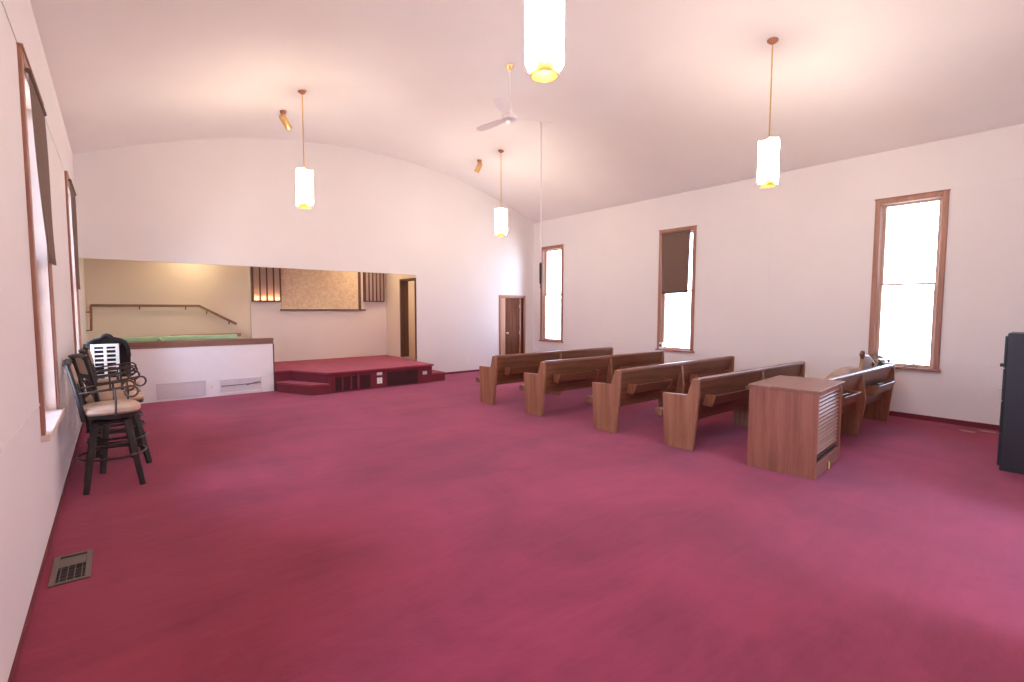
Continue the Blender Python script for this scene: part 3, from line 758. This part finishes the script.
for x in (-.235, .235):
    for y in (-.2, .21):
        bm = bmesh.new(); tube(bm, [(x, y, .365), (x, y, .25), (x, y, .18), (x, y, .05), (x, y, 0)], [.03, .022, .03, .02, .026], 10); obj('leg', bm, 'matte_black', ch, smooth=True)
wp = thing('louvered_shutter', 'white framed shutter with two columns of slots leaning on the dark chair', 'shutter', (.30, 8.90, .432))
wp.rotation_euler = (math.radians(-8), 0, 0)
bm = bmesh.new(); pw = .155; phh = .745
bx(bm, -pw, -pw + .04, -.012, .012, 0, phh); bx(bm, pw - .04, pw, -.012, .012, 0, phh); bx(bm, -.018, .018, -.012, .012, .04, phh - .04)
bx(bm, -pw + .04, pw - .04, -.012, .012, 0, .04); bx(bm, -pw + .04, pw - .04, -.012, .012, phh - .04, phh)
obj('frame', bm, 'plastic', wp, bevel=.004)
bm = bmesh.new()
for i in range(11):
    z = .055 + i * .06
    for a, b_ in ((-pw + .04, -.018), (.018, pw - .04)): bx(bm, a, b_, -.006, .004, z, z + .022)
obj('slat', bm, 'plastic', wp)
obj('backing', box(-pw + .03, pw - .03, .006, .010, .03, phh - .03), 'black', wp)

# ------------------------------------------------------------------ FLOOR REGISTER
rg = thing('floor_register', 'taupe metal floor register set in the carpet by the left wall', 'vent', (.152, 4.17, 0))
bm = bmesh.new(); a, b_ = .098, .225
for q in ((-a, -a + .03, -b_, b_), (a - .03, a, -b_, b_), (-a + .03, a - .03, -b_, -b_ + .03), (-a + .03, a - .03, b_ - .03, b_)): bx(bm, q[0], q[1], q[2], q[3], 0, .009)
obj('frame', bm, 'reg', rg, bevel=.003)
obj('opening', box(-a + .03, a - .03, -b_ + .03, b_ - .03, .0005, .0015), 'black', rg)  # flat black plate, coloured for the shade inside the duct
bm = bmesh.new(); vs = bx(bm, -a + .031, a - .031, .03, b_ - .05, .0030, .0045); obj('damper', bm, 'reg', rg)
for i in range(4):
    x = -.052 + i * .0347
    obj('bar', box(x - .0022, x + .0022, -b_ + .03, .03, .002, .005), 'reg', rg)
bm = bmesh.new()
for y in (-.15, -.10, -.05, 0.0): bx(bm, -a + .03, a - .03, y - .004, y + .004, .0015, .004)
obj('cross_bar', bm, 'iron', rg)

# ------------------------------------------------------------------ PENDANT LAMPS
def pendant(label, x, y):
    zc = arch(x)
    t = thing('pendant_lamp', label, 'lamp', (x, y, zc), 0, 'opal pendant lamps')
    slope = math.atan(-2 * 1.05 * (x - W / 2) / (W / 2) ** 2)
    bm = bmesh.new(); lathe(bm, [(0, -.055), (.014, -.05), (.03, -.04), (.062, -.012), (.066, .0), (.0, .0)], 24)
    bmesh.ops.transform(bm, matrix=Matrix.Rotation(-slope, 4, 'Y'), verts=bm.verts[:])
    obj('canopy', bm, 'bronze', t, smooth=True)
    zt, zb = 3.80 - zc, 3.27 - zc
    bm = bmesh.new(); tube(bm, [(0, 0, -.04), (0, 0, zt - .02)], .0085, 10); obj('rod', bm, 'brass', t, smooth=True)
    bm = bmesh.new(); lathe(bm, [(0, zt + .0), (.03, zt - .005), (.042, zt - .02), (.042, zt - .03), (0, zt - .03)], 24); obj('cap', bm, 'brass', t, smooth=True)
    r = .112
    for k in range(6):
        a = k * PI / 3 + .35
        off = -.03 if k % 2 else 0.0
        top = zt + .01 + off * .6; bot = zb + off
        hw = .063
        pts = [(-hw, top), (hw, top), (hw, bot + .075), (hw - .045, bot + .02), (-hw + .045, bot + .02), (-hw, bot + .075)]
        bm = bmesh.new(); prism(bm, pts, 'y', -.004, .004)
        bmesh.ops.transform(bm, matrix=Matrix.Rotation(a, 4, 'Z') @ Matrix.Translation((0, r, 0)), verts=bm.verts[:])
        obj('glass_panel', bm, 'shade', t, bevel=.003)
    bm = bmesh.new()
    lathe(bm, [(.088, zb - .03), (.094, zb - .03), (.094, zb + .13), (.088, zb + .13), (.088, zb - .03)], 28)
    obj('ring', bm, 'gold', t, smooth=True)
    bm = bmesh.new()
    for k in range(3):
        a = k * 2 * PI / 3 + .35 + PI / 6
        tube(bm, [(math.cos(a) * .094, math.sin(a) * .094, zt - .025), (math.cos(a) * .094, math.sin(a) * .094, zb + .12)], .004, 6)
    for k in range(3):
        a = k * 2 * PI / 3 + .35 + PI / 6
        tube(bm, [(0, 0, zt - .02), (math.cos(a) * .096, math.sin(a) * .096, zt - .025)], .004, 6)
    obj('stay', bm, 'brass', t)
    bm = bmesh.new(); lathe(bm, [(0, zb + .17), (.03, zb + .18), (.045, zb + .22), (.03, zb + .27), (.016, zb + .3), (.016, zb + .37), (0, zb + .37)], 16); obj('bulb', bm, 'bulb', t, smooth=True)
    return t
pendant('opal glass pendant on brass rod above the white half wall', 2.79, 8.01)
pendant('opal glass pendant beside the ceiling fan, near the far brown door', 6.94, 8.40)
pendant('opal glass pendant over the middle pews at the right', 6.95, 2.87)
pendant('largest-looking opal pendant with gold ring, overhead and cut by the top edge', 2.74, 2.50)

# ------------------------------------------------------------------ BRASS SPOTLIGHTS
def spot(label, x, y, dirv):
    zc = arch(x)
    t = thing('ceiling_spotlight', label, 'lamp', (x, y, zc), 0, 'brass ceiling spotlights')
    bm = bmesh.new(); lathe(bm, [(0, -.05), (.045, -.046), (.055, -.0), (0, .0)], 20); obj('canopy', bm, 'bronze', t, smooth=True)
    d = Vector(dirv).normalized()
    p = Vector((0, 0, -.125))
    bm = bmesh.new(); tube(bm, [(0, 0, -.02), (0, 0, -.125)], .012, 8); obj('arm', bm, 'brass', t, smooth=True)
    q = p - d * .06
    bm = bmesh.new(); tube(bm, [q, q + d * .02, q + d * .24], [.04, .056, .056], 20); h = obj('head', bm, 'brass', t, smooth=True)
    bm = bmesh.new(); tube(bm, [q + d * .2405, q + d * .242], .047, 20); obj('lens', bm, 'plastic', h)
    return t
spot('brass ceiling spotlight tilted down, beside the pendant over the half wall', 2.76, 8.98, (.62, .35, -.75))
spot('brass ceiling spotlight aimed down at the platform, beside the farthest pendant', 6.96, 9.22, (-.35, .1, -.75))

# ------------------------------------------------------------------ CEILING FAN
fn = thing('ceiling_fan', 'white three-blade ceiling fan on a thin rod with brass canopy', 'fan', (5.03, 5.73, arch(5.03)))
zc = arch(5.03)
bm = bmesh.new(); lathe(bm, [(0, -.06), (.02, -.058), (.045, -.03), (.06, 0), (0, 0)], 24); obj('canopy', bm, 'brass', fn, smooth=True)
bm = bmesh.new(); tube(bm, [(0, 0, -.05), (0, 0, 4.60 - zc)], .011, 10); obj('rod', bm, 'fanw', fn, smooth=True)
bm = bmesh.new(); z0 = 4.42 - zc
lathe(bm, [(0, z0), (.09, z0), (.115, z0 + .02), (.115, z0 + .075), (.10, z0 + .09), (.05, z0 + .115), (.022, z0 + .20), (.014, z0 + .22), (0, z0 + .22)], 28)
obj('motor', bm, 'fanw', fn, smooth=True)
for k in range(3):
    a = math.radians(-24 + 120 * k)
    bm = bmesh.new()
    out = [(.10, -.035), (.22, -.055), (.50, -.075), (.66, -.065), (.70, -.02), (.70, .03), (.66, .065), (.50, .07), (.22, .05), (.10, .035)]
    prism(bm, out, 'z', -.004, .004)
    bmesh.ops.transform(bm, matrix=Matrix.Translation((0, 0, z0 + .05)) @ Matrix.Rotation(a, 4, 'Z') @ Matrix.Rotation(math.radians(12), 4, 'X'), verts=bm.verts[:])
    obj('blade', bm, 'fanw', fn, bevel=.003)

# ------------------------------------------------------------------ CORD hanging from the ceiling
cd = thing('hanging_cord', 'long white cord hanging from the ceiling with dark weighted end', 'cord', (6.62, 6.78, arch(6.62)))
zc = arch(6.62)
bm = bmesh.new(); lathe(bm, [(0, -.03), (.03, -.025), (.035, 0), (0, 0)], 16); obj('ceiling_hook', bm, 'fanw', cd, smooth=True)
bm = bmesh.new(); tube(bm, [(0, 0, -.02), (0, 0, 2.53 - zc)], .014, 10); obj('cord', bm, 'fanw', cd, smooth=True)
bm = bmesh.new(); tube(bm, [(0, 0, 2.54 - zc), (0, 0, 2.50 - zc), (0, 0, 2.2 - zc), (0, 0, 2.16 - zc)], [.014, .026, .024, .012], 10); obj('handle', bm, 'dark_wood', cd, smooth=True)
bm = bmesh.new(); tube(bm, [(-.03, .0, 2.17 - zc), (.0, 0, 2.14 - zc), (.03, 0, 2.17 - zc)], .009, 8); tube(bm, [(0, 0, 2.16 - zc), (0, 0, 2.06 - zc)], .009, 8); obj('hook', bm, 'iron', cd, smooth=True)

# ------------------------------------------------------------------ WINDOW SHADES (brown cloth)
def cloth(name, label, corners, parent_loc, wav=.01, thick=.003, nu=14, nv=18, bow=None):
    """corners: tl, tr, br, bl world points; grid with soft folds; a roller on top."""
    tl, tr, br, bl = [Vector(c) for c in corners]
    t = thing(name, label, 'window shade', parent_loc, 0)
    O_ = Vector(parent_loc)
    bm = bmesh.new(); g = []
    nrm = (tr - tl).cross(bl - tl).normalized()
    for j in range(nv + 1):
        row = []
        for i in range(nu + 1):
            u, v = i / nu, j / nv
            p = (tl * (1 - u) + tr * u) * (1 - v) + (bl * (1 - u) + br * u) * v
            off = wav * math.sin(u * 5.3 + v * 4.1) * v + wav * .6 * math.sin(u * 11 - v * 3.0) * v
            p = p + nrm * off
            if bow: p = p + Vector(bow(u, v))
            row.append(bm.verts.new(p - O_))
        g.append(row)
    for j in range(nv):
        for i in range(nu): bm.faces.new([g[j][i], g[j][i + 1], g[j + 1][i + 1], g[j + 1][i]])
    o = obj('cloth', bm, 'blind', t, smooth=True)
    md = o.modifiers.new('solid', 'SOLIDIFY'); md.thickness = thick
    bm = bmesh.new(); tube(bm, [tl - O_ + Vector((0, 0, .01)), tr - O_ + Vector((0, 0, .01))], .018, 12); obj('roller', bm, 'blind', t, smooth=True)
    bm = bmesh.new(); e0 = g and bl - O_; e1 = br - O_
    return t
cloth('window_shade', 'brown cloth shade half drawn in the middle right-wall window', [(W - .05, 6.40, 3.33), (W - .05, 5.70, 3.33), (W - .05, 5.735, 2.03), (W - .05, 6.36, 2.015)], (W - .05, 6.04, 3.35), wav=.007)
cloth('window_shade', 'brown cloth shade hanging askew in the left-wall window by the first stool', [(.035, 4.80, 3.30), (.035, 5.78, 3.30), (.055, 5.86, 2.05), (.05, 5.12, 2.02)], (.045, 5.3, 3.32), wav=.010,
      bow=lambda u, v: (0, -.03 * math.sin(PI * v) * (1 - u), 0))
cloth('window_shade', 'brown cloth shade in the far left-wall window near the tank', [(.045, 8.60, 3.32), (.045, 9.68, 3.32), (.05, 9.66, 1.95), (.05, 8.62, 1.93)], (.045, 9.15, 3.34), wav=.008)

# ------------------------------------------------------------------ small device on the sill
dv = thing('sill_gadget', 'small white box with black dial on the middle right-wall window sill', 'gadget', (W - .02, 6.37, WZ0 + .03))
obj('case', box(-.03, .03, -.045, .045, 0, .15), 'plastic', dv, bevel=.01)
bm = bmesh.new(); tube(bm, [(-.032, 0, .085), (-.042, 0, .085)], .028, 16); obj('dial', bm, 'black_metal', dv, smooth=True)

# ------------------------------------------------------------------ tan object and dry twigs on the last pew
tn = thing('tan_bundle', 'tan slumped bundle with upright folded flap lying along the last pew', 'bundle', (8.76, 2.36, .44))
bm = bmesh.new()
secs = [(-1.3, .04, .05), (-1.15, .09, .24), (-.85, .13, .37), (-.5, .14, .43), (-.25, .13, .44), (.05, .11, .42), (.3, .10, .37), (.5, .06, .28)]
rings = []
for x, hw, hz in secs:
    rings.append([bm.verts.new((x, hw * math.cos(a), max(0.0, hz * .5 + hz * .5 * math.sin(a)))) for a in [2 * PI * j / 16 for j in range(16)]])
for A, B in zip(rings, rings[1:]):
    for j in range(16): bm.faces.new([A[j], A[(j + 1) % 16], B[(j + 1) % 16], B[j]])
bm.faces.new(rings[0][::-1]); bm.faces.new(rings[-1]); bmesh.ops.recalc_face_normals(bm, faces=bm.faces[:])
obj('body', bm, 'tan', tn, smooth=True, subsurf=1)
bm = bmesh.new(); prism(bm, [(-.20, .30), (.62, .26), (.66, .35), (.18, .56), (-.07, .585), (-.11, .48)], 'y', -.155, -.10); obj('flap', bm, 'tan', tn, bevel=.015, seg=3)
bm = bmesh.new(); tube(bm, [(-.06, -.128, .585), (.18, -.128, .565), (.66, -.128, .355)], .014, 8); tube(bm, [(.27, -.158, .41), (.30, -.16, .455), (.33, -.158, .43)], .018, 8); obj('edging', bm, 'walnut', tn, smooth=True)
bm = bmesh.new(); tube(bm, [(-.09, -.128, .54), (-.10, -.128, .60), (-.08, -.128, .645)], [.02, .036, .026], 10); obj('knob', bm, 'walnut', tn, smooth=True)
tw = thing('twig_bunch', 'bunch of dry twigs and leaves on the pew end below the window', 'twigs', (9.55, 2.26, .45))
bm = bmesh.new(); bl = bmesh.new(); rnd = random.Random(9)
for i in range(26):
    a = rnd.uniform(-2.4, 2.4); L_ = rnd.uniform(.14, .34); el = rnd.uniform(.2, 1.2)
    base = Vector((rnd.uniform(-.15, .12), rnd.uniform(-.08, .1), 0.0 if i < 6 else rnd.uniform(0.2, .36)))
    dd = Vector((math.cos(a) * math.cos(el) * .7, math.sin(a) * math.cos(el) * .7, math.sin(el)))
    m1 = base + dd * L_ * .5 + Vector((rnd.uniform(-.02, .02), rnd.uniform(-.02, .02), .01)); e = base + dd * L_
    tube(bm, [base, m1, e], [.006, .005, .003], 5)
    for q in (m1, e, (m1 + e) / 2):
        n_ = Vector((rnd.uniform(-1, 1), rnd.uniform(-1, 1), rnd.uniform(-1, 1))).normalized(); aa, bb = frame_of(n_)
        s = rnd.uniform(.018, .042)
        vs = [bl.verts.new(q + aa * s * 1.5), bl.verts.new(q + bb * s * .6), bl.verts.new(q - aa * s * 1.5), bl.verts.new(q - bb * s * .6)]
        bl.faces.new(vs)
tube(bm, [(0, 0, .2), (-.01, -.05, .5), (.03, -.16, .68)], [.006, .005, .003], 5)
obj('twig', bm, 'twig', tw); obj('leaf', bl, 'leaf', tw)
sg = thing('dry_sprig', 'tiny dry sprig lying on the sill of the window nearest the filing cabinet', 'sprig', (W - .01, 1.95, WZ0 + .032))
bm = bmesh.new(); tube(bm, [(0, -.10, .004), (0, 0, .02), (.0, .08, .006)], .004, 5); tube(bm, [(0, 0, .02), (-.01, -.05, .07)], .003, 5); obj('twig', bm, 'twig', sg)
bl = bmesh.new()
for q in ((0, -.09, .014), (-.01, -.05, .06), (0, .05, .018)):
    q = Vector(q); bl.faces.new([bl.verts.new(q + Vector(v)) for v in ((0, .03, 0), (.01, 0, .012), (0, -.03, 0), (-.01, 0, -.004))])
obj('leaf', bl, 'leaf', sg)

# scraps on the carpet by the right wall
def scrap(label, x, y, pts):
    bm = bmesh.new(); prism(bm, pts, 'z', 0.0, .006)
    o = obj('paper_scrap', bm, 'scrap', None, bevel=.002, loc=(x, y, .001)); tag(o, label, 'scrap')
scrap('narrow pale scrap on the carpet by the right wall, farther from the black cabinet', 9.52, 1.20, [(-.04, -.07), (.02, -.09), (.04, .05), (-.01, .09), (-.04, .02)])
scrap('wide tan scrap on the carpet by the right wall, closest to the black cabinet', 9.72, 1.02, [(-.05, -.08), (.03, -.09), (.06, .02), (.01, .10), (-.05, .05)])

# ------------------------------------------------------------------ LIGHT
w = bpy.data.worlds.new('sky'); S.world = w; w.use_nodes = True
nt = w.node_tree; bg = nt.nodes['Background']
# bluish overhead sky, pale horizon, glow from below raised to light the ceiling
tc = N(nt, 'ShaderNodeTexCoord'); sp = N(nt, 'ShaderNodeSeparateXYZ'); nt.links.new(tc.outputs['Generated'], sp.inputs[0])
mr = N(nt, 'ShaderNodeMapRange'); mr.inputs['From Min'].default_value = -1; nt.links.new(sp.outputs['Z'], mr.inputs['Value'])
cr = N(nt, 'ShaderNodeValToRGB'); els = cr.color_ramp.elements
while len(els) < 4: els.new(.5)
for e, (p_, c_) in zip(els, [(.30, (.78, .82, .92)), (.49, (.74, .80, .98)), (.54, (.68, .80, 1.12)), (.80, (.56, .78, 1.20))]): e.position = p_; e.color = (*c_, 1)
nt.links.new(mr.outputs[0], cr.inputs['Fac']); nt.links.new(cr.outputs['Color'], bg.inputs['Color'])
bg.inputs['Strength'].default_value = 14.5
def portal(loc, rot, sx, sy):
    l = bpy.data.lights.new('window_portal', 'AREA'); l.shape = 'RECTANGLE'; l.size = sx; l.size_y = sy
    l.cycles.is_portal = True
    o = bpy.data.objects.new('window_portal', l); C.objects.link(o); o.location = loc; o.rotation_euler = rot
for c, ww in right_windows: portal((W + T + .05, c, 2.08), (0, PI / 2, 0), 2.7, ww)
for c, ww in left_windows: portal((-T - .05, c, 2.08), (0, -PI / 2, 0), 2.7, ww)
portal((5.05, VY - .18, 1.06), (PI / 2, 0, 0), 1.8, 2.12)
# lamps of the recess plus one added to light the passage, hung under their ceilings out of sight
def flush(label, x, y, e, col):
    t = thing('flush_lamp', label, 'lamp', (x, y, RZ))
    bm = bmesh.new(); lathe(bm, [(.15, -.03), (.15, 0), (0, 0)], 24); obj('base', bm, 'brass', t, smooth=True)
    bm = bmesh.new(); lathe(bm, [(0, -.11), (.08, -.10), (.13, -.06), (.14, -.03), (0, -.03)], 24)
    o = obj('globe', bm, mat_emit('globe_%d' % int(x * 10), col, e), t, smooth=True)
flush('flush ceiling lamp over the tank', 1.75, 11.9, 62, (1, .78, .46))
flush('flush ceiling lamp over the platform', 5.3, 11.65, 62, (1, .76, .46))
flush('unseen flush ceiling lamp added to light the passage', 7.6, 11.65, 110, (1, .78, .52))

# ------------------------------------------------------------------ CAMERA
f_px, yaw, pitch, roll = 488.1044, 0.6816, 0.0659, 0.0020
fwd = Vector((math.sin(yaw) * math.cos(pitch), math.cos(yaw) * math.cos(pitch), -math.sin(pitch)))
r = Vector((math.cos(yaw), -math.sin(yaw), 0)); u = r.cross(fwd)
r2 = r * math.cos(roll) + u * math.sin(roll); u2 = -r * math.sin(roll) + u * math.cos(roll)
cam = bpy.data.cameras.new('camera'); co = bpy.data.objects.new('camera', cam); C.objects.link(co)
cam.sensor_width = 36; cam.lens = f_px / 1024 * 36; cam.clip_start = .02
m = Matrix(((r2.x, u2.x, -fwd.x, .436), (r2.y, u2.y, -fwd.y, 0), (r2.z, u2.z, -fwd.z, 1.68), (0, 0, 0, 1)))
co.matrix_world = m
S.camera = co
S.view_settings.view_transform = 'Standard'; S.view_settings.look = 'None'; S.view_settings.gamma = 1.0
S.view_settings.use_curve_mapping = False
S.view_settings.exposure = 0.0
S.cycles.use_denoising = True
S.cycles.max_bounces = 12; S.cycles.diffuse_bounces = 8; S.cycles.transparent_max_bounces = 8
S.cycles.caustics_reflective = False; S.cycles.caustics_refractive = False
S.cycles.sample_clamp_indirect = 8
